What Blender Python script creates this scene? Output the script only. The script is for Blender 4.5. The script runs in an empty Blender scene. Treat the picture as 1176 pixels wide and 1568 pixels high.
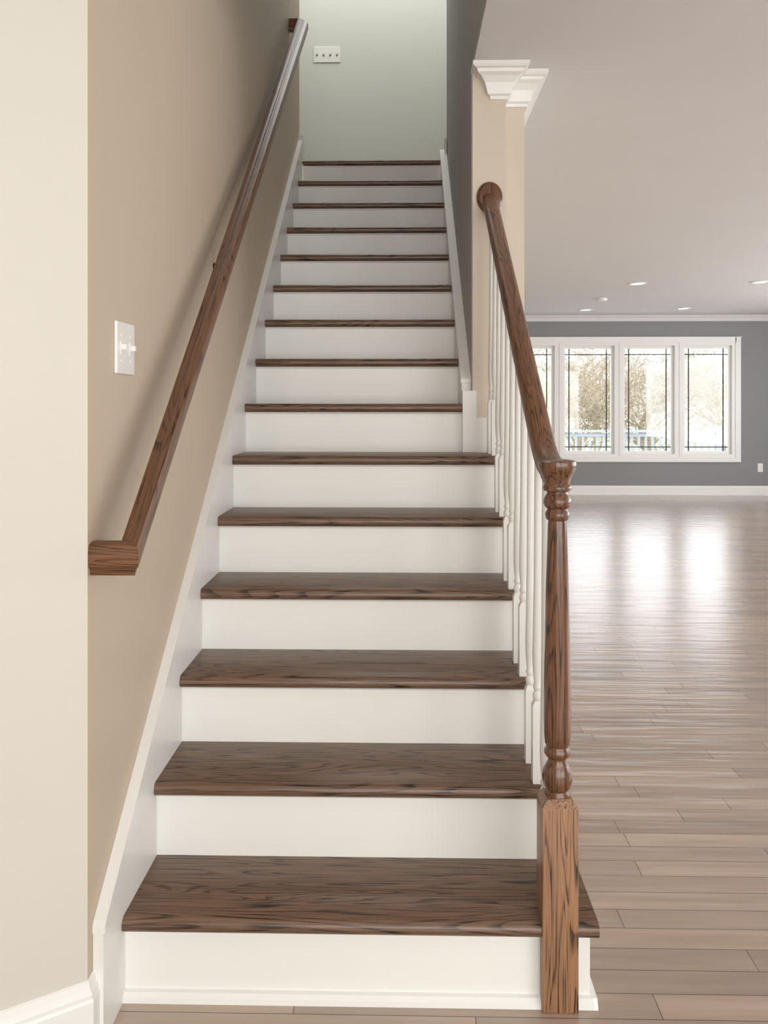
import bpy, bmesh, math, random
from mathutils import Vector
random.seed(4)
sc=bpy.context.scene
sc.view_settings.view_transform='Standard'
sc.view_settings.look='None'
H=1.374; D=.254; R=.197; S=6.63
XL=-.665; XR=.285; CEIL=2.74; TOP=15*R; UC=5.4; FAR=13.1
def yk(k): return D*(k+S)

# ------------------------------------------------ materials
def newmat(name):
    m=bpy.data.materials.new(name); m.use_nodes=True
    return m,m.node_tree.nodes,m.node_tree.links,m.node_tree.nodes['Principled BSDF']
def paint(name,col,rough=.6,bump=.04,scale=180,var=.03):
    m,n,l,b=newmat(name)
    tc=n.new('ShaderNodeTexCoord')
    ns=n.new('ShaderNodeTexNoise'); ns.inputs['Scale'].default_value=1.3; ns.inputs['Detail'].default_value=3
    l.new(tc.outputs['Object'],ns.inputs['Vector'])
    cr=n.new('ShaderNodeMix'); cr.data_type='RGBA'
    cr.inputs[6].default_value=(*[c*(1-var) for c in col],1); cr.inputs[7].default_value=(*[min(1,c*(1+var)) for c in col],1)
    l.new(ns.outputs['Fac'],cr.inputs[0]); l.new(cr.outputs[2],b.inputs['Base Color'])
    n2=n.new('ShaderNodeTexNoise'); n2.inputs['Scale'].default_value=scale
    l.new(tc.outputs['Object'],n2.inputs['Vector'])
    bp=n.new('ShaderNodeBump'); bp.inputs['Strength'].default_value=bump; bp.inputs['Distance'].default_value=.002
    l.new(n2.outputs['Fac'],bp.inputs['Height']); l.new(bp.outputs['Normal'],b.inputs['Normal'])
    b.inputs['Roughness'].default_value=rough
    return m
def plain(name,col,rough=.5,metal=0,emit=0):
    m,n,l,b=newmat(name)
    b.inputs['Base Color'].default_value=(*col,1); b.inputs['Roughness'].default_value=rough; b.inputs['Metallic'].default_value=metal
    if emit:
        b.inputs['Emission Color'].default_value=(*col,1); b.inputs['Emission Strength'].default_value=emit
    return m
def oak(name,axis,light,mid,dark,rot=0,rough=.32,across=7,along=.8,rings=16,w=.34,fine=300,pore=.3,coat=.25):
    m,n,l,b=newmat(name)
    tc=n.new('ShaderNodeTexCoord'); oi=n.new('ShaderNodeObjectInfo')
    vr=n.new('ShaderNodeVectorRotate'); vr.rotation_type='X_AXIS'; vr.inputs['Angle'].default_value=rot
    l.new(tc.outputs['Object'],vr.inputs['Vector'])
    mul=n.new('ShaderNodeMath'); mul.operation='MULTIPLY'; mul.inputs[1].default_value=37
    l.new(oi.outputs['Random'],mul.inputs[0])
    add=n.new('ShaderNodeVectorMath'); add.operation='ADD'
    l.new(vr.outputs[0],add.inputs[0]); l.new(mul.outputs[0],add.inputs[1])
    def sc_(a,c):
        v=n.new('ShaderNodeVectorMath'); v.operation='MULTIPLY'
        s=[c,c,c]; s[axis]=a; v.inputs[1].default_value=s
        l.new(add.outputs[0],v.inputs[0]); return v
    v1=sc_(along,across)
    n1=n.new('ShaderNodeTexNoise'); n1.inputs['Scale'].default_value=1; n1.inputs['Detail'].default_value=1.3; n1.inputs['Distortion'].default_value=.25
    l.new(v1.outputs[0],n1.inputs['Vector'])
    m1=n.new('ShaderNodeMath'); m1.operation='MULTIPLY'; m1.inputs[1].default_value=rings; l.new(n1.outputs['Fac'],m1.inputs[0])
    fr=n.new('ShaderNodeMath'); fr.operation='FRACT'; l.new(m1.outputs[0],fr.inputs[0])
    r1=n.new('ShaderNodeValToRGB'); e=r1.color_ramp.elements
    e[0].position=0; e[0].color=(.10,.10,.10,1); e[1].position=1; e[1].color=(.10,.10,.10,1)
    a=e.new(.06); a.color=(.95,.95,.95,1); a=e.new(.06+w*.5); a.color=(.65,.65,.65,1); a=e.new(.10+w); a.color=(0,0,0,1)
    l.new(fr.outputs[0],r1.inputs[0])
    v2=sc_(7,fine)
    n2=n.new('ShaderNodeTexNoise'); n2.inputs['Scale'].default_value=1; n2.inputs['Detail'].default_value=2
    l.new(v2.outputs[0],n2.inputs['Vector'])
    r2=n.new('ShaderNodeValToRGB'); r2.color_ramp.elements[0].position=.42; r2.color_ramp.elements[1].position=.62
    l.new(n2.outputs['Fac'],r2.inputs[0])
    v3=sc_(1.2,22)
    n3=n.new('ShaderNodeTexNoise'); n3.inputs['Scale'].default_value=1; l.new(v3.outputs[0],n3.inputs['Vector'])
    mx=n.new('ShaderNodeMix'); mx.data_type='RGBA'; mx.inputs[6].default_value=(*light,1); mx.inputs[7].default_value=(*mid,1)
    l.new(n3.outputs['Fac'],mx.inputs[0])
    pm=n.new('ShaderNodeMath'); pm.operation='MULTIPLY_ADD'; pm.inputs[1].default_value=.55; pm.inputs[2].default_value=.45
    l.new(r2.outputs[0],pm.inputs[0])
    gm=n.new('ShaderNodeMath'); gm.operation='MULTIPLY'; l.new(r1.outputs[0],gm.inputs[0]); l.new(pm.outputs[0],gm.inputs[1])
    pf=n.new('ShaderNodeMath'); pf.operation='MULTIPLY_ADD'; pf.inputs[1].default_value=pore; l.new(r2.outputs[0],pf.inputs[0]); l.new(gm.outputs[0],pf.inputs[2]); pf.use_clamp=True
    mx2=n.new('ShaderNodeMix'); mx2.data_type='RGBA'; mx2.inputs[7].default_value=(*dark,1)
    l.new(pf.outputs[0],mx2.inputs[0]); l.new(mx.outputs[2],mx2.inputs[6]); l.new(mx2.outputs[2],b.inputs['Base Color'])
    bp=n.new('ShaderNodeBump'); bp.inputs['Strength'].default_value=.15; bp.inputs['Distance'].default_value=.001; bp.invert=True
    l.new(pf.outputs[0],bp.inputs['Height']); l.new(bp.outputs['Normal'],b.inputs['Normal'])
    b.inputs['Roughness'].default_value=rough
    b.inputs['Coat Weight'].default_value=coat; b.inputs['Coat Roughness'].default_value=.2
    return m

M_left=paint('paint_wall_grazed',(.57,.465,.35),.55)  # wall paint shared with the foyer, darkened here to imitate grazing light
M_foyer=paint('paint_wall_bright',(.67,.635,.555),.55)  # copy of the wall paint, lightened where more light falls
M_col=paint('paint_column_lit',(.65,.57,.465),.55)  # same wall paint, with its lit tone put into the colour
M_well=paint('paint_wall_shade',(.36,.36,.335),.6)  # wall paint with the stairwell's shade mixed into its colour
M_up=paint('paint_upper_lit',(.65,.665,.60),.6)  # wall paint again, tinted to how the upper hall is lit
M_ceil=paint('paint_ceiling',(.74,.735,.735),.85)
M_far=paint('paint_grey',(.25,.25,.255),.6)
M_white=paint('trim_white',(.85,.845,.81),.35,.03,90,.01)
M_riser=paint('riser_white',(.86,.86,.815),.38,.10,60,.015)
M_tread=oak('oak_tread',0,(.225,.128,.076),(.150,.082,.048),(.013,.008,.005),rough=.36,across=15,along=1.1,rings=19,w=.34,fine=300,pore=.30,coat=.15)
M_rail=oak('oak_rail',1,(.245,.108,.046),(.160,.068,.028),(.011,.006,.004),rot=-math.atan(.78),rough=.38,across=24,along=1.5,rings=13,fine=420,pore=.28,coat=.10)
M_railx=oak('oak_rail_return',0,(.245,.108,.046),(.160,.068,.028),(.011,.006,.004),rough=.38,across=24,along=2.2,rings=11,fine=420,pore=.28,coat=.10)
M_newel=oak('oak_newel',2,(.215,.092,.040),(.13,.054,.023),(.011,.006,.004),rough=.28,across=24,along=1.5,rings=12,fine=420,pore=.28,coat=.3)
M_newelb=oak('oak_newel_block',2,(.42,.225,.115),(.31,.155,.075),(.018,.009,.005),rough=.38,across=26,along=1.4,rings=14,fine=420,pore=.28,coat=.12)
M_plate=plain('switch_plastic',(.85,.84,.80),.3)
M_metal=plain('bronze_metal',(.05,.035,.025),.35,.8)
M_dark=plain('muntin_dark',(.02,.02,.022),.6)
M_lamp=plain('lamp_lens',(1,.97,.9),.4,0,2.5)
M_twig=paint('tree_twigs',(.42,.345,.25),.9,.2,20,.15)
M_deck=paint('deck_paint',(.50,.53,.55),.6)
M_grass=paint('lawn',(.30,.32,.20),.95,.3,15,.2)

def floor_mat():
    m,n,l,b=newmat('floor_planks')
    tc=n.new('ShaderNodeTexCoord')
    br=n.new('ShaderNodeTexBrick')
    br.offset=.37; br.offset_frequency=2; br.squash=1
    br.inputs['Scale'].default_value=1; br.inputs['Brick Width'].default_value=.83; br.inputs['Row Height'].default_value=.0835
    br.inputs['Mortar Size'].default_value=.0012; br.inputs['Mortar Smooth'].default_value=.1; br.inputs['Bias'].default_value=-.15
    br.inputs['Color1'].default_value=(.50,.372,.285,1); br.inputs['Color2'].default_value=(.32,.24,.19,1); br.inputs['Mortar'].default_value=(.10,.07,.052,1)
    sx=n.new('ShaderNodeSeparateXYZ'); l.new(tc.outputs['Object'],sx.inputs[0])
    dv=n.new('ShaderNodeMath'); dv.operation='DIVIDE'; dv.inputs[1].default_value=.0835; l.new(sx.outputs['Y'],dv.inputs[0])
    fl=n.new('ShaderNodeMath'); fl.operation='FLOOR'; l.new(dv.outputs[0],fl.inputs[0])
    wn=n.new('ShaderNodeTexWhiteNoise'); wn.noise_dimensions='1D'; l.new(fl.outputs[0],wn.inputs['W'])
    ax=n.new('ShaderNodeMath'); ax.operation='ADD'; l.new(sx.outputs['X'],ax.inputs[0]); l.new(wn.outputs['Value'],ax.inputs[1])
    cx=n.new('ShaderNodeCombineXYZ'); l.new(ax.outputs[0],cx.inputs['X']); l.new(sx.outputs['Y'],cx.inputs['Y'])
    l.new(cx.outputs[0],br.inputs['Vector'])
    mp=n.new('ShaderNodeMapping'); mp.inputs['Scale'].default_value=(1.3,16,1); l.new(tc.outputs['Object'],mp.inputs['Vector'])
    ns=n.new('ShaderNodeTexNoise'); ns.inputs['Scale'].default_value=1.5; ns.inputs['Detail'].default_value=5; l.new(mp.outputs[0],ns.inputs['Vector'])
    mx=n.new('ShaderNodeMix'); mx.data_type='RGBA'; mx.blend_type='MULTIPLY'; mx.inputs[0].default_value=1
    cr=n.new('ShaderNodeValToRGB'); cr.color_ramp.elements[0].position=.3; cr.color_ramp.elements[0].color=(.78,.77,.76,1); cr.color_ramp.elements[1].position=.65; cr.color_ramp.elements[1].color=(1.0,1.0,1.0,1)
    l.new(ns.outputs['Fac'],cr.inputs[0]); l.new(br.outputs['Color'],mx.inputs[6]); l.new(cr.outputs[0],mx.inputs[7]); l.new(mx.outputs[2],b.inputs['Base Color'])
    mp2=n.new('ShaderNodeMapping'); mp2.inputs['Scale'].default_value=(1.1,8,1); l.new(tc.outputs['Object'],mp2.inputs['Vector'])
    n2=n.new('ShaderNodeTexNoise'); n2.inputs['Scale'].default_value=1.8; n2.inputs['Detail'].default_value=2; l.new(mp2.outputs[0],n2.inputs['Vector'])
    sub=n.new('ShaderNodeMath'); sub.operation='MULTIPLY_ADD'; sub.inputs[1].default_value=-.2
    l.new(br.outputs['Fac'],sub.inputs[0]); l.new(n2.outputs['Fac'],sub.inputs[2])
    bp=n.new('ShaderNodeBump'); bp.inputs['Strength'].default_value=1.0; bp.inputs['Distance'].default_value=.010
    l.new(sub.outputs[0],bp.inputs['Height']); l.new(bp.outputs['Normal'],b.inputs['Normal'])
    b.inputs['Roughness'].default_value=.28; b.inputs['Coat Weight'].default_value=.65; b.inputs['Coat Roughness'].default_value=.21
    return m
M_floor=floor_mat()
def glass_mat():
    m=bpy.data.materials.new('window_glass'); m.use_nodes=True; n=m.node_tree.nodes; l=m.node_tree.links; n.clear()
    o=n.new('ShaderNodeOutputMaterial'); t=n.new('ShaderNodeBsdfTransparent'); g=n.new('ShaderNodeBsdfGlossy'); g.inputs['Roughness'].default_value=.02
    mx=n.new('ShaderNodeMixShader'); mx.inputs[0].default_value=.05
    l.new(t.outputs[0],mx.inputs[1]); l.new(g.outputs[0],mx.inputs[2]); l.new(mx.outputs[0],o.inputs[0]); return m
M_glass=glass_mat()

# ------------------------------------------------ mesh helpers
def obj(name,bm,mats,parent=None,smooth=False):
    bmesh.ops.recalc_face_normals(bm,faces=bm.faces[:])
    me=bpy.data.meshes.new(name); bm.to_mesh(me); bm.free()
    if not isinstance(mats,(list,tuple)): mats=[mats]
    for m in mats: me.materials.append(m)
    o=bpy.data.objects.new(name,me); sc.collection.objects.link(o)
    if smooth:
        for p in me.polygons: p.use_smooth=True
        try:
            me.set_sharp_from_angle(angle=math.radians(38))
        except Exception: pass
    if parent: o.parent=parent
    return o
def empty(name):
    e=bpy.data.objects.new(name,None); sc.collection.objects.link(e); e.empty_display_size=.1; return e
def abox(bm,x0,x1,y0,y1,z0,z1,mi=0,bev=0):
    vs=[bm.verts.new((x,y,z)) for x in (x0,x1) for y in (y0,y1) for z in (z0,z1)]
    fs=[bm.faces.new([vs[i] for i in f]) for f in ((0,1,3,2),(4,6,7,5),(0,4,5,1),(2,3,7,6),(0,2,6,4),(1,5,7,3))]
    for f in fs: f.material_index=mi
    if bev:
        ed=set(e for f in fs for e in f.edges)
        r=bmesh.ops.bevel(bm,geom=list(ed),offset=bev,segments=2,affect='EDGES',profile=.6)
        for f in r['faces']: f.material_index=mi
def boxo(name,b,mat,parent=None,bev=0):
    bm=bmesh.new(); abox(bm,*b,bev=bev); return obj(name,bm,mat,parent)
def aprism(bm,poly,x0,x1,mi=0):   # poly in (y,z)
    a=[bm.verts.new((x0,y,z)) for y,z in poly]; b=[bm.verts.new((x1,y,z)) for y,z in poly]
    n=len(poly); fs=[bm.faces.new(a),bm.faces.new(b[::-1])]
    for i in range(n): fs.append(bm.faces.new((a[i],b[i],b[(i+1)%n],a[(i+1)%n])))
    for f in fs: f.material_index=mi
def asweep(bm,path,prof,mi=0,cap=True,segm=None):
    n=len(path); secs=[]
    for i,p in enumerate(path):
        dirs=[]
        if i>0: dirs.append((Vector(path[i][:2])-Vector(path[i-1][:2])).normalized())
        if i<n-1: dirs.append((Vector(path[i+1][:2])-Vector(path[i][:2])).normalized())
        nr=[Vector((d.y,-d.x)) for d in dirs]
        if len(nr)==1: mv=nr[0]
        else:
            s=(nr[0]+nr[1]).normalized(); mv=s/max(.2,s.dot(nr[0]))
        secs.append([bm.verts.new((p[0]+mv.x*o,p[1]+mv.y*o,p[2]+z)) for o,z in prof])
    m=len(prof)
    for i in range(n-1):
        for j in range(m):
            f=bm.faces.new((secs[i][j],secs[i+1][j],secs[i+1][(j+1)%m],secs[i][(j+1)%m])); f.material_index=segm[i] if segm else mi
    if cap:
        for s_ in (secs[0],secs[-1][::-1]):
            f=bm.faces.new(s_); f.material_index=mi
def alathe(bm,cx,cy,z0,prof,seg=28,mi=0):
    rings=[]
    for r,z in prof:
        rings.append([bm.verts.new((cx+r*math.cos(2*math.pi*i/seg),cy+r*math.sin(2*math.pi*i/seg),z0+z)) for i in range(seg)])
    for i in range(len(rings)-1):
        for j in range(seg):
            f=bm.faces.new((rings[i][j],rings[i][(j+1)%seg],rings[i+1][(j+1)%seg],rings[i+1][j])); f.material_index=mi
    for r_ in (rings[0][::-1],rings[-1]):
        f=bm.faces.new(r_); f.material_index=mi
def frustum(bm,cx,cy,h0,z0,h1,z1,mi=0):
    a=[bm.verts.new((cx+sx*h0,cy+sy*h0,z0)) for sx,sy in ((-1,-1),(1,-1),(1,1),(-1,1))]
    b=[bm.verts.new((cx+sx*h1,cy+sy*h1,z1)) for sx,sy in ((-1,-1),(1,-1),(1,1),(-1,1))]
    fs=[bm.faces.new(a[::-1]),bm.faces.new(b)]+[bm.faces.new((a[i],a[(i+1)%4],b[(i+1)%4],b[i])) for i in range(4)]
    for f in fs: f.material_index=mi

# ------------------------------------------------ room shell
T=.12
boxo('floor',(-3.2,7,-2.6,FAR+.15,-.1,0),M_floor)
boxo('ceiling',(XR,7,-2.6,FAR+.15,CEIL,TOP-.02),M_ceil)
boxo('wall_left',(XL-T,XL,1.79,5.5,0,UC),M_left)
bm=bmesh.new(); a=math.radians(56); dx,dy=-math.sin(a),-math.cos(a); L=2.6
p0=Vector((XL,1.79)); p1=p0+Vector((dx,dy))*L
nb=Vector((-math.cos(a),math.sin(a)))*T
pts=[p0,p1,p1+nb,p0+nb]
lo=[bm.verts.new((p.x,p.y,0)) for p in pts]; hi=[bm.verts.new((p.x,p.y,UC)) for p in pts]
bm.faces.new(lo); bm.faces.new(hi[::-1])
for i in range(4): bm.faces.new((lo[i],lo[(i+1)%4],hi[(i+1)%4],hi[i]))
obj('wall_foyer',bm,M_foyer)
boxo('wall_foyer_side',(-3.3,-3.2+.35,-2.6,.45,0,UC),M_foyer)
boxo('wall_front',(-3.2,7,-2.75,-2.6,0,UC),M_foyer)
bm=bmesh.new(); abox(bm,XR,.417,3.47,5.5,0,CEIL); abox(bm,.417,.507,3.56,FAR,0,CEIL)
obj('wall_stair',bm,M_col)
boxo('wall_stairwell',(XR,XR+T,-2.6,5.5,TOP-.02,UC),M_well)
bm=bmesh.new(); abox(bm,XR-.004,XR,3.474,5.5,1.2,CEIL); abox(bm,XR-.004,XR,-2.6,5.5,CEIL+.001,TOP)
obj('wall_stairwell_shade',bm,M_well)  # thin skin over the wall, carrying its shade as darker colour
boxo('wall_right',(7,7.15,-2.75,FAR+.15,0,TOP),M_far)
W0,W1,WB,WT=1.46,5.07,.575,2.33
bm=bmesh.new()
abox(bm,.3,W0,FAR,FAR+.15,0,CEIL); abox(bm,W1,7,FAR,FAR+.15,0,CEIL); abox(bm,W0,W1,FAR,FAR+.15,0,WB); abox(bm,W0,W1,FAR,FAR+.15,WT,CEIL)
obj('wall_far',bm,M_far)
boxo('floor_upper',(-3.2,2.4,yk(15)+.03,6.85,TOP-.019,TOP-.001),M_tread)
boxo('wall_upper_hall',(-3.2,2.4,6.7,6.82,TOP,UC),M_up)
bm=bmesh.new(); abox(bm,-3.2,XL-T,5.38,5.5,TOP,UC); abox(bm,XR+T,2.4,5.38,5.5,TOP,UC)
abox(bm,-3.3,-3.2,.4,6.82,TOP,UC); abox(bm,2.4,2.5,5.38,6.82,TOP,UC)
obj('wall_upper_side',bm,M_up)
boxo('ceiling_upper',(-3.3,2.5,-2.75,6.85,UC,UC+.1),M_ceil)

# ------------------------------------------------ trims
crown=[(0,-.13),(.010,-.13),(.012,-.118),(.022,-.112),(.026,-.095),(.034,-.07),(.05,-.048),(.066,-.038),(.068,-.026),(.080,-.022),(.086,-.014),(.086,-.001),(0,-.001)]
bm=bmesh.new()
asweep(bm,[(.366,3.50,CEIL),(.366,3.47,CEIL),(.417,3.47,CEIL),(.417,3.56,CEIL),(.507,3.56,CEIL),(.507,FAR-.001,CEIL)],crown)
obj('trim_1',bm,M_white)
cr2=[(o*.8,z*.7) for o,z in crown]
bm=bmesh.new(); asweep(bm,[(.6,FAR,CEIL),(7,FAR,CEIL)],cr2); obj('trim_2',bm,M_ceil)
base=[(0,0),(.026,0),(.026,.012),(.018,.022),(.016,.024),(.016,.118),(.013,.124),(.013,.132),(.007,.142),(.004,.155),(0,.158)]
bm=bmesh.new(); asweep(bm,[(p1.x,p1.y,0),(p0.x,p0.y,0),(XL,1.822,0)],base); obj('baseboard_foyer',bm,M_white)
bm=bmesh.new(); asweep(bm,[(.6,FAR,0),(7,FAR,0)],[(o,z*.9) for o,z in base]); obj('baseboard_far',bm,M_white)
bm=bmesh.new(); asweep(bm,[(.395,3.47,6*R),(.417,3.47,6*R),(.417,3.56,6*R)],[(o*.7,z) for o,z in base]); 
asweep(bm,[(.417,3.56,0),(.507,3.56,0),(.507,FAR,0)],base)
obj('baseboard_stair',bm,M_white)

# ------------------------------------------------ staircase
st=empty('staircase')
IL,IR=-.642,.243
TH=.035
for k in range(1,16):
    y=yk(k); z=k*R
    xr=.446 if k==1 else (.405 if k<=6 else IR)
    th=TH; yb=y+D+.028 if k<15 else y+.12
    prof=[(yb,z),(y+.013,z)]+[(y+th/2-th/2*math.cos(t),z-th/2+th/2*math.sin(t)) for t in [math.radians(q) for q in (70,50,30,10,-10,-30,-50,-70)]]+[(y+.014,z-th),(yb,z-th)]
    bm=bmesh.new(); aprism(bm,prof,IL,xr)
    obj('tread_%d'%k,bm,M_tread,st,True)
    bm=bmesh.new()
    xrr=.43 if k==1 else (.392 if k<=6 else IR)
    abox(bm,IL,xrr,y+.028,y+.046,(k-1)*R,z-th)
    aprism(bm,[(y+.028,z-th),(y+.020,z-th),(y+.021,z-th-.003),(y+.024,z-th-.007),(y+.028,z-th-.008)],IL,xrr,1)
    if k==1:
        aprism(bm,[(y+.028,0),(y+.008,0),(y+.010,.012),(y+.018,.020),(y+.028,.022)],IL,xrr+.005,1)
        abox(bm,.40,.43,y+.046,yk(2)+.03,0,z-th)
        aprism(bm,[(y+.008,0),(yk(2)+.03,0),(yk(2)+.03,.02),(y+.02,.02)],.43,.445,1)
    obj('riser_%d'%k,bm,[M_riser,M_white],st)
def skirt(x0,x1,ex0,ex1,ya,yb_,dl,name):
    def nl(y): return (y/D-S)*R
    bm=bmesh.new()
    if ya<2: poly=[(ya,0),(ya,nl(ya)+dl),(yb_,nl(yb_)+dl),(yb_,nl(yb_)-.3),(2.3,0)]
    else: poly=[(ya,6*R),(ya,nl(ya)+dl),(yb_,nl(yb_)+dl),(yb_,nl(yb_)-.3),(ya+.25,6*R)]
    aprism(bm,poly,x0,x1)
    aprism(bm,[(ya-.004,nl(ya)+dl+.0005),(ya-.004,nl(ya)+dl+.016),(ya+.004,nl(ya)+dl+.025),(yb_+.002,nl(yb_)+dl+.022),(yb_+.002,nl(yb_)+dl+.0005)],ex0,ex1)
    return obj(name,bm,M_white,st)
skirt(XL+.0005,IL,XL+.0005,IL+.005,1.82,5.46,.135,'skirt_board_wall')
skirt(IR,XR-.0045,IR-.004,XR-.0045,3.50,5.46,.055,'skirt_board_inner')
bm=bmesh.new(); abox(bm,IR,.300,3.452,3.50,6*R,6*R+.25,bev=.002); abox(bm,.300,.34,3.455,3.47,6*R,6*R+.14); obj('skirt_end_block',bm,M_white,st)
bm=bmesh.new(); abox(bm,XL,IL+.006,5.44,5.5,TOP,TOP+.14); abox(bm,XR-.018,XR-.0045,5.42,5.5,TOP,TOP+.11); obj('skirt_top_return',bm,M_white,st)
poly=[(yk(1)+.046,0)]
for k in range(1,7):
    z=k*R-TH; poly+=[(yk(k)+.046,z),(yk(k+1)+.046,z)]
poly+=[(3.468,0)]; poly[-2]=(3.468,6*R-TH)
bm=bmesh.new(); aprism(bm,poly,.355,.388); obj('stringer_open_side',bm,M_white,st)

# ------------------------------------------------ newel
NX,NY=.357,1.975
bm=bmesh.new()
abox(bm,NX-.041,NX+.041,NY-.041,NY+.041,0,.462,mi=1,bev=.003)
frustum(bm,NX,NY,.040,.461,.029,.478,1)
prof=[(.028,.474),(.0285,.480),(.025,.486),(.024,.489),(.030,.496),(.0335,.508),(.0345,.520),(.033,.532),(.027,.545),(.0215,.556),(.021,.562),(.026,.566),(.030,.573),(.030,.580),(.026,.586),(.025,.590),(.028,.596),(.0305,.62),(.0312,.66),(.0308,.70),(.029,.80),(.0268,.92),(.024,1.03),(.0215,1.10),(.0208,1.108),(.025,1.111),(.0275,1.118),(.0275,1.126),(.024,1.131),(.023,1.135),(.0285,1.140),(.0315,1.148),(.0315,1.156),(.027,1.165),(.024,1.170),(.0235,1.174),(.031,1.177),(.033,1.183),(.031,1.189),(.029,1.192),(.031,1.204),(.036,1.216),(.0405,1.223),(.0425,1.230),(.0435,1.238),(.042,1.244),(.036,1.247),(.020,1.249)]
alathe(bm,NX,NY,0,prof,40,0)
obj('newel_post',bm,[M_newel,M_newelb],None,True)

# ------------------------------------------------ right handrail
hp=[(-.019,-.033),(.019,-.033),(.019,-.024),(.022,-.019),(.029,-.012),(.030,.002),(.028,.016),(.022,.027),(.012,.032),(0,.0335),(-.012,.032),(-.022,.027),(-.028,.016),(-.030,.002),(-.029,-.012),(-.022,-.019),(-.019,-.024)]
RX=.353
def railz(y):
    s=.715; ye=3.455; ze=2.200
    d=ze-s*(ye-y)-1.216
    return 1.216+(d+math.sqrt(d*d+.0012))/2
ph=[(RX+(NX-RX)*max(0,min(1,(2.15-y)/.15)),y,railz(y)-(railz(1.98)-1.216)*max(0,1-max(0,y-1.98)/.25)) for y in [1.985+i*.03 for i in range(22)]+[2.8,3.1,3.447]]
def ph_z(y):
    for a,b in zip(ph,ph[1:]):
        if a[1]<=y<=b[1]: return a[2]+(b[2]-a[2])*(y-a[1])/(b[1]-a[1])
    return ph[-1][2]
er=empty('stair_handrail')
bm=bmesh.new()
asweep(bm,ph,hp); obj('rail',bm,M_rail,er,True)
bm=bmesh.new()
alathe(bm,0,0,0,[(.050,0),(.052,.004),(.052,.010),(.048,.014),(.044,.020),(.038,.022)],36)
for v in bm.verts:
    x,y,z=v.co; v.co=(RX+x,3.469-z,2.213+y*1.22)
obj('rosette',bm,M_newel,er,True)

# ------------------------------------------------ balusters
bm=bmesh.new()
pos=[(1,2.11)]
for k in range(2,7):
    pos+=[(k,yk(k)+.036),(k,yk(k)+.163)]
for k,y in pos:
    z0=k*R; z1=ph_z(y)-.031; hb=.20
    abox(bm,RX-.016,RX+.016,y-.016,y+.016,z0,z0+hb,bev=.0015)
    frustum(bm,RX,y,.0158,z0+hb-.002,.010,z0+hb+.012)
    pr=[(.010,hb+.010),(.0135,hb+.018),(.0145,hb+.026),(.0125,hb+.033),(.0095,hb+.038),(.013,hb+.044),(.013,hb+.050),(.0105,hb+.055),(.0135,hb+.085),(.0150,hb+.125),(.0140,hb+.19),(.0115,hb+.32),(.0095,z1-z0)]
    alathe(bm,RX,y,z0,pr,16)
obj('stair_balusters',bm,M_white,None,True)

# ------------------------------------------------ left handrail
wl=empty('wall_handrail')
bm=bmesh.new()
RLX=-.587; ya,za=1.822,1.046; yb,zb=5.02,3.612
hp2=[(-.018,-.035),(.018,-.035),(.019,-.024),(.024,-.018),(.029,-.015),(.030,.004),(.029,.020),(.025,.030),(.014,.0345),(0,.0355),(-.014,.0345),(-.025,.030),(-.029,.020),(-.030,.004),(-.029,-.015),(-.024,-.018),(-.019,-.024)]
asweep(bm,[(XL,ya,za),(RLX,ya,za),(RLX,yb,zb),(XL,yb,zb)][::-1],hp2,segm=[1,0,1])
obj('rail',bm,[M_rail,M_railx],wl,True)
def tube(bm,pts,r,seg=10):
    rings=[]
    for i,p in enumerate(pts):
        p=Vector(p); d=(Vector(pts[min(i+1,len(pts)-1)])-Vector(pts[max(i-1,0)])).normalized()
        u=d.cross(Vector((0,0,1)))
        if u.length<.05: u=d.cross(Vector((0,1,0)))
        u.normalize(); v=d.cross(u); rr=r[i] if isinstance(r,(list,tuple)) else r
        rings.append([bm.verts.new(p+u*rr*math.cos(2*math.pi*j/seg)+v*rr*math.sin(2*math.pi*j/seg)) for j in range(seg)])
    for i in range(len(rings)-1):
        for j in range(seg): bm.faces.new((rings[i][j],rings[i][(j+1)%seg],rings[i+1][(j+1)%seg],rings[i+1][j]))
    bm.faces.new(rings[0][::-1]); bm.faces.new(rings[-1])
sl=(zb-za)/(yb-ya)
for i,y in enumerate((3.0,4.12)):
    zr=za+sl*(y-ya)-.034
    bm=bmesh.new()
    tube(bm,[(XL,y,zr-.10),(XL+.006,y,zr-.10)],.018,20)
    tube(bm,[(XL+.005,y,zr-.10),(XL+.04,y,zr-.095),(XL+.065,y,zr-.07),(RLX,y,zr-.025),(RLX,y,zr+.004)],.006,10)
    obj('bracket_%d'%(i+1),bm,M_metal,wl,True)

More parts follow.
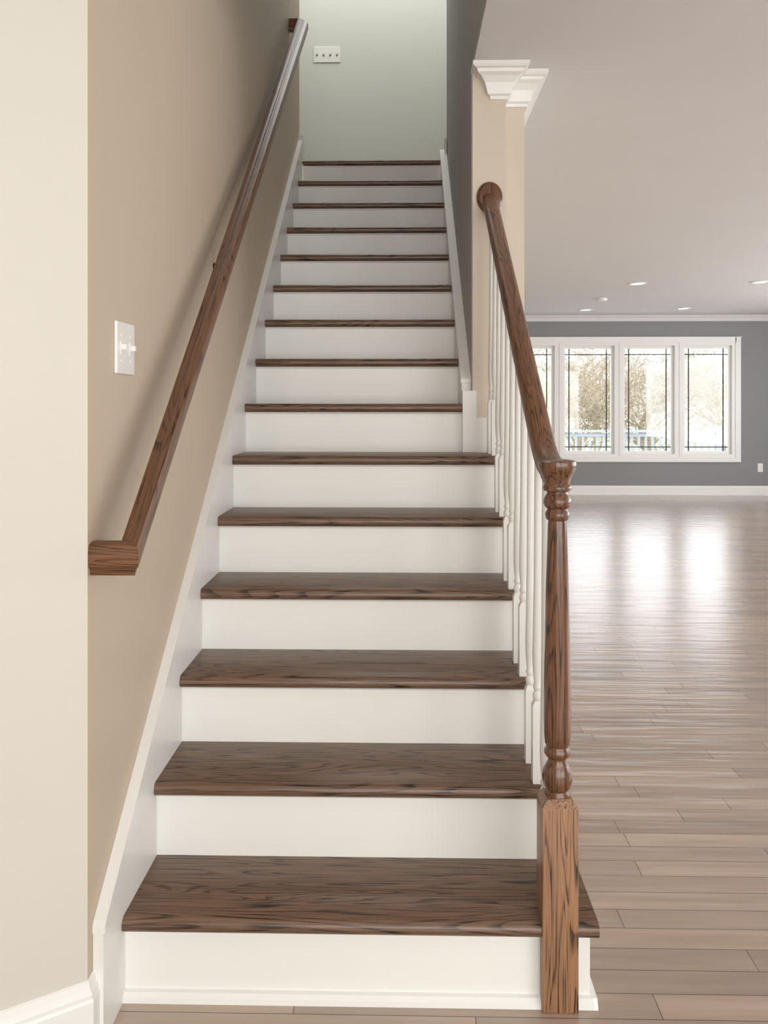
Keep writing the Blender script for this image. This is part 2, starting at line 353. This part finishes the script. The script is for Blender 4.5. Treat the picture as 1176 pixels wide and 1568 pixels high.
# ------------------------------------------------ switches / outlet
def plate_x(name,y0,y1,zc,h,n):
    bm=bmesh.new(); abox(bm,XL,XL+.007,y0,y1,zc-h/2,zc+h/2,bev=.0025)
    w=(y1-y0)/n
    for i in range(n):
        c=y0+w*(i+.5); abox(bm,XL+.006,XL+.0085,c-.008,c+.008,zc-.016,zc+.016)
        aprism(bm,[(c-.004,zc-.004),(c+.004,zc-.004),(c+.004,zc+.008),(c-.004,zc+.008)],XL+.008,XL+.02)
        for s in (-.03,.03): abox(bm,XL+.006,XL+.0082,c-.003,c+.003,zc+s-.003,zc+s+.003)
    return obj(name,bm,M_plate)
plate_x('light_switch',1.955,2.085,1.508,.122,2)
M_slot=plain('slot_grey',(.30,.29,.26),.5)
def plate_y(name,x0,x1,yw,zc,h,n,outlet=False):
    bm=bmesh.new(); abox(bm,x0,x1,yw-.007,yw,zc-h/2,zc+h/2,0,.0025)
    w=(x1-x0)/n
    for i in range(n):
        c=x0+w*(i+.5)
        if outlet:
            for s in (-.022,.022): abox(bm,c-.016,c+.016,yw-.010,yw-.006,zc+s-.014,zc+s+.014,0); abox(bm,c-.008,c-.005,yw-.0105,yw-.009,zc+s-.006,zc+s+.006,1); abox(bm,c+.005,c+.008,yw-.0105,yw-.009,zc+s-.006,zc+s+.006,1)
        else:
            abox(bm,c-.007,c+.007,yw-.0085,yw-.006,zc-.014,zc+.014,1); abox(bm,c-.005,c+.005,yw-.018,yw-.008,zc-.004,zc+.012,0)
    return obj(name,bm,[M_plate,M_slot])
plate_y('light_switch.001',-.697,-.487,6.7,4.127,.124,4)
plate_y('wall_outlet',5.40,5.48,FAR,.42,.13,1,True)

# ------------------------------------------------ windows
xs=[(1.47,2.375),(2.395,3.285),(3.305,4.195),(4.215,5.06)]
for i,(a0,a1) in enumerate(xs):
    w=empty('window_%d'%(i+1))
    bm=bmesh.new(); y0,y1=FAR-.02,FAR+.10
    f=.05
    abox(bm,a0,a1,y0,y1,WT-f,WT); abox(bm,a0,a1,y0,y1,WB,WB+f)
    abox(bm,a0,a0+f,y0,y1,WB+f,WT-f); abox(bm,a1-f,a1,y0,y1,WB+f,WT-f)
    obj('casing',bm,M_white,w)
    bm=bmesh.new(); g=.045; b0,b1,c0,c1=a0+f,a1-f,WB+f,WT-f
    yy0,yy1=FAR+.03,FAR+.07
    abox(bm,b0,b1,yy0,yy1,c1-g,c1); abox(bm,b0,b1,yy0,yy1,c0,c0+g); abox(bm,b0,b0+g,yy0,yy1,c0+g,c1-g); abox(bm,b1-g,b1,yy0,yy1,c0+g,c1-g)
    obj('sash',bm,M_white,w)
    bm=bmesh.new(); q=.007; m0,m1=b0+g+.065,b1-g-.065
    for xx in (m0,m1): abox(bm,xx-q,xx+q,FAR+.045,FAR+.062,c0+g,c1-g)
    abox(bm,b0+g,b1-g,FAR+.046,FAR+.061,c1-g-.09-q,c1-g-.09+q)
    abox(bm,b0+g,b1-g,FAR+.046,FAR+.061,c0+g+.06-q,c0+g+.06+q)
    obj('muntins',bm,M_dark,w)
    boxo('glass',(b0+g,b1-g,FAR+.052,FAR+.056,c0+g,c1-g),M_glass,w)
bm=bmesh.new()
for u0,u1 in ((2.374,2.396),(3.284,3.306),(4.194,4.216)): abox(bm,u0,u1,FAR-.012,FAR+.10,WB,WT)
abox(bm,W0-.07,W0+.012,FAR-.03,FAR+.01,WB-.07,WT+.07); abox(bm,W1-.012,W1+.07,FAR-.03,FAR+.01,WB-.07,WT+.07)
abox(bm,W0,W1,FAR-.03,FAR+.01,WT-.008,WT+.07); abox(bm,W0,W1,FAR-.035,FAR+.01,WB-.07,WB+.008)
abox(bm,W0-.08,W1+.08,FAR-.04,FAR,WT+.07,WT+.08)
obj('trim_3',bm,M_white)

# ------------------------------------------------ ceiling lights
for i,(x,y) in enumerate([(2.64,9.65),(3.97,9.55),(2.63,12.3),(3.97,12.15)]):
    bm=bmesh.new(); alathe(bm,x,y,CEIL-.0008,[(.10,0),(.10,-.006),(.085,-.010),(.072,-.004)],32,0); alathe(bm,x,y,CEIL-.0008,[(.071,-.001),(.071,-.005)],32,1)
    obj('recessed_light' if i==0 else 'recessed_light.%03d'%i,bm,[M_white,M_lamp],None,True)
bm=bmesh.new(); alathe(bm,2.56,11.0,CEIL-.0005,[(.065,0),(.065,-.02),(.055,-.034),(.03,-.038)],28); obj('smoke_detector',bm,M_white,None,True)

# ------------------------------------------------ outside
boxo('lawn_ground',(-25,40,13.3,70,-1.3,-1.2),M_grass)
bm=bmesh.new(); abox(bm,0.3,9,FAR+.16,16.2,-.2,-.06)
for x in (0.4,3.2,6.0,8.9):
    for y in (13.5,16.1): abox(bm,x-.06,x+.06,y-.06,y+.06,-1.2,-.1)
obj('deck',bm,M_deck)
bm=bmesh.new()
abox(bm,.3,9,16.02,16.16,.86,.90); abox(bm,.3,9,16.06,16.12,.78,.84); abox(bm,.3,9,16.06,16.12,.05,.10)
x=.4
while x<9: abox(bm,x-.02,x+.02,16.07,16.11,.10,.80); x+=.13
for x in (.35,2.2,4.05,5.9,7.75,8.95): abox(bm,x-.05,x+.05,16.03,16.15,-.06,.98)
obj('deck_railing',bm,M_deck)
def tree(name,x,y,h):
    bm=bmesh.new()
    def grow(p,d,l,r,dep):
        pts=[p]; q=Vector(p)
        for i in range(3):
            d=(d+Vector((random.uniform(-.22,.22),random.uniform(-.22,.22),random.uniform(-.08,.12)))).normalized(); q=q+d*l/3; pts.append(q.copy())
        tube(bm,pts,[r,r*.85,r*.72,r*.58],5 if dep>3 else 3)
        if dep==0: return
        for i in range(3 if dep<5 else 5):
            nd=(d+Vector((random.uniform(-1,1),random.uniform(-1,1),random.uniform(-.45,.4)))).normalized()
            grow(pts[random.choice((1,2,3,3))],nd,l*random.uniform(.64,.84),max(.008,r*.5),dep-1)
    grow(Vector((x,y,-1.25)),Vector((0,0,1)),h*.25,h*.015,6)
    obj(name,bm,[M_twig])
for i,(x,y,h) in enumerate([(5.4,26,6.0),(8.0,27,6.6),(3.9,29,6.0),(10.6,28,6.6),(6.9,31,7.2),(9.4,33,7.4),(4.9,34,7.4),(12.4,33,7.4),(7.9,38,8.5),(10.8,38,8.5)]):
    tree('tree' if i==0 else 'tree.%03d'%i,x,y,h)

# ------------------------------------------------ lights
def area(name,loc,rot,sx,sy,p,col=(1,1,1)):
    l=bpy.data.lights.new(name,'AREA'); l.shape='RECTANGLE'; l.size=sx; l.size_y=sy; l.energy=p; l.color=col
    o=bpy.data.objects.new(name,l); sc.collection.objects.link(o); o.location=loc; o.rotation_euler=[math.radians(a) for a in rot]; return o
area('entry_fill',(.3,-2.3,1.7),(90,0,0),2.2,2.6,92,(.99,.985,.975))  # added unseen area fill, stands in for daylight from the entry
area('side_fill',(6.9,6.5,1.5),(90,0,90),9,2.0,310,(.96,.98,1))  # unseen fill added off to the right to brighten room and ceiling
area('front_room_fill',(3.9,-2.4,1.5),(90,0,0),4,2,125,(.98,.985,.99))  # second added fill behind the camera, no window modelled there
area('upper_hall_fill',(-.2,6.0,5.36),(0,0,0),2.4,.9,30,(1,1,.99))  # fill added out of view under the upper ceiling, no fixture
area('upper_foyer_fill',(-.6,-.8,5.3),(0,0,0),1.5,1.5,22,(1,.98,.94))  # added fill high over the foyer, not a real fixture
w=bpy.data.worlds.new('sky'); sc.world=w; w.use_nodes=True
nt=w.node_tree; bg=nt.nodes['Background']
tc=nt.nodes.new('ShaderNodeTexCoord'); sp=nt.nodes.new('ShaderNodeSeparateXYZ'); rp=nt.nodes.new('ShaderNodeValToRGB')
nt.links.new(tc.outputs['Generated'],sp.inputs[0]); nt.links.new(sp.outputs['Z'],rp.inputs[0])
rp.color_ramp.elements[0].color=(1,1,1,1); rp.color_ramp.elements[1].color=(.82,.90,1,1); rp.color_ramp.elements[1].position=.5
nt.links.new(rp.outputs[0],bg.inputs['Color']); bg.inputs['Strength'].default_value=3.8

# ------------------------------------------------ camera
c=bpy.data.cameras.new('camera'); co=bpy.data.objects.new('camera',c); sc.collection.objects.link(co)
co.location=(0,0,H); co.rotation_euler=(math.radians(90),0,math.radians(1.23))
c.sensor_fit='AUTO'; c.sensor_width=36; c.lens=36*1307/1568; c.shift_y=-164/1568; c.clip_start=.02; c.clip_end=200
sc.camera=co
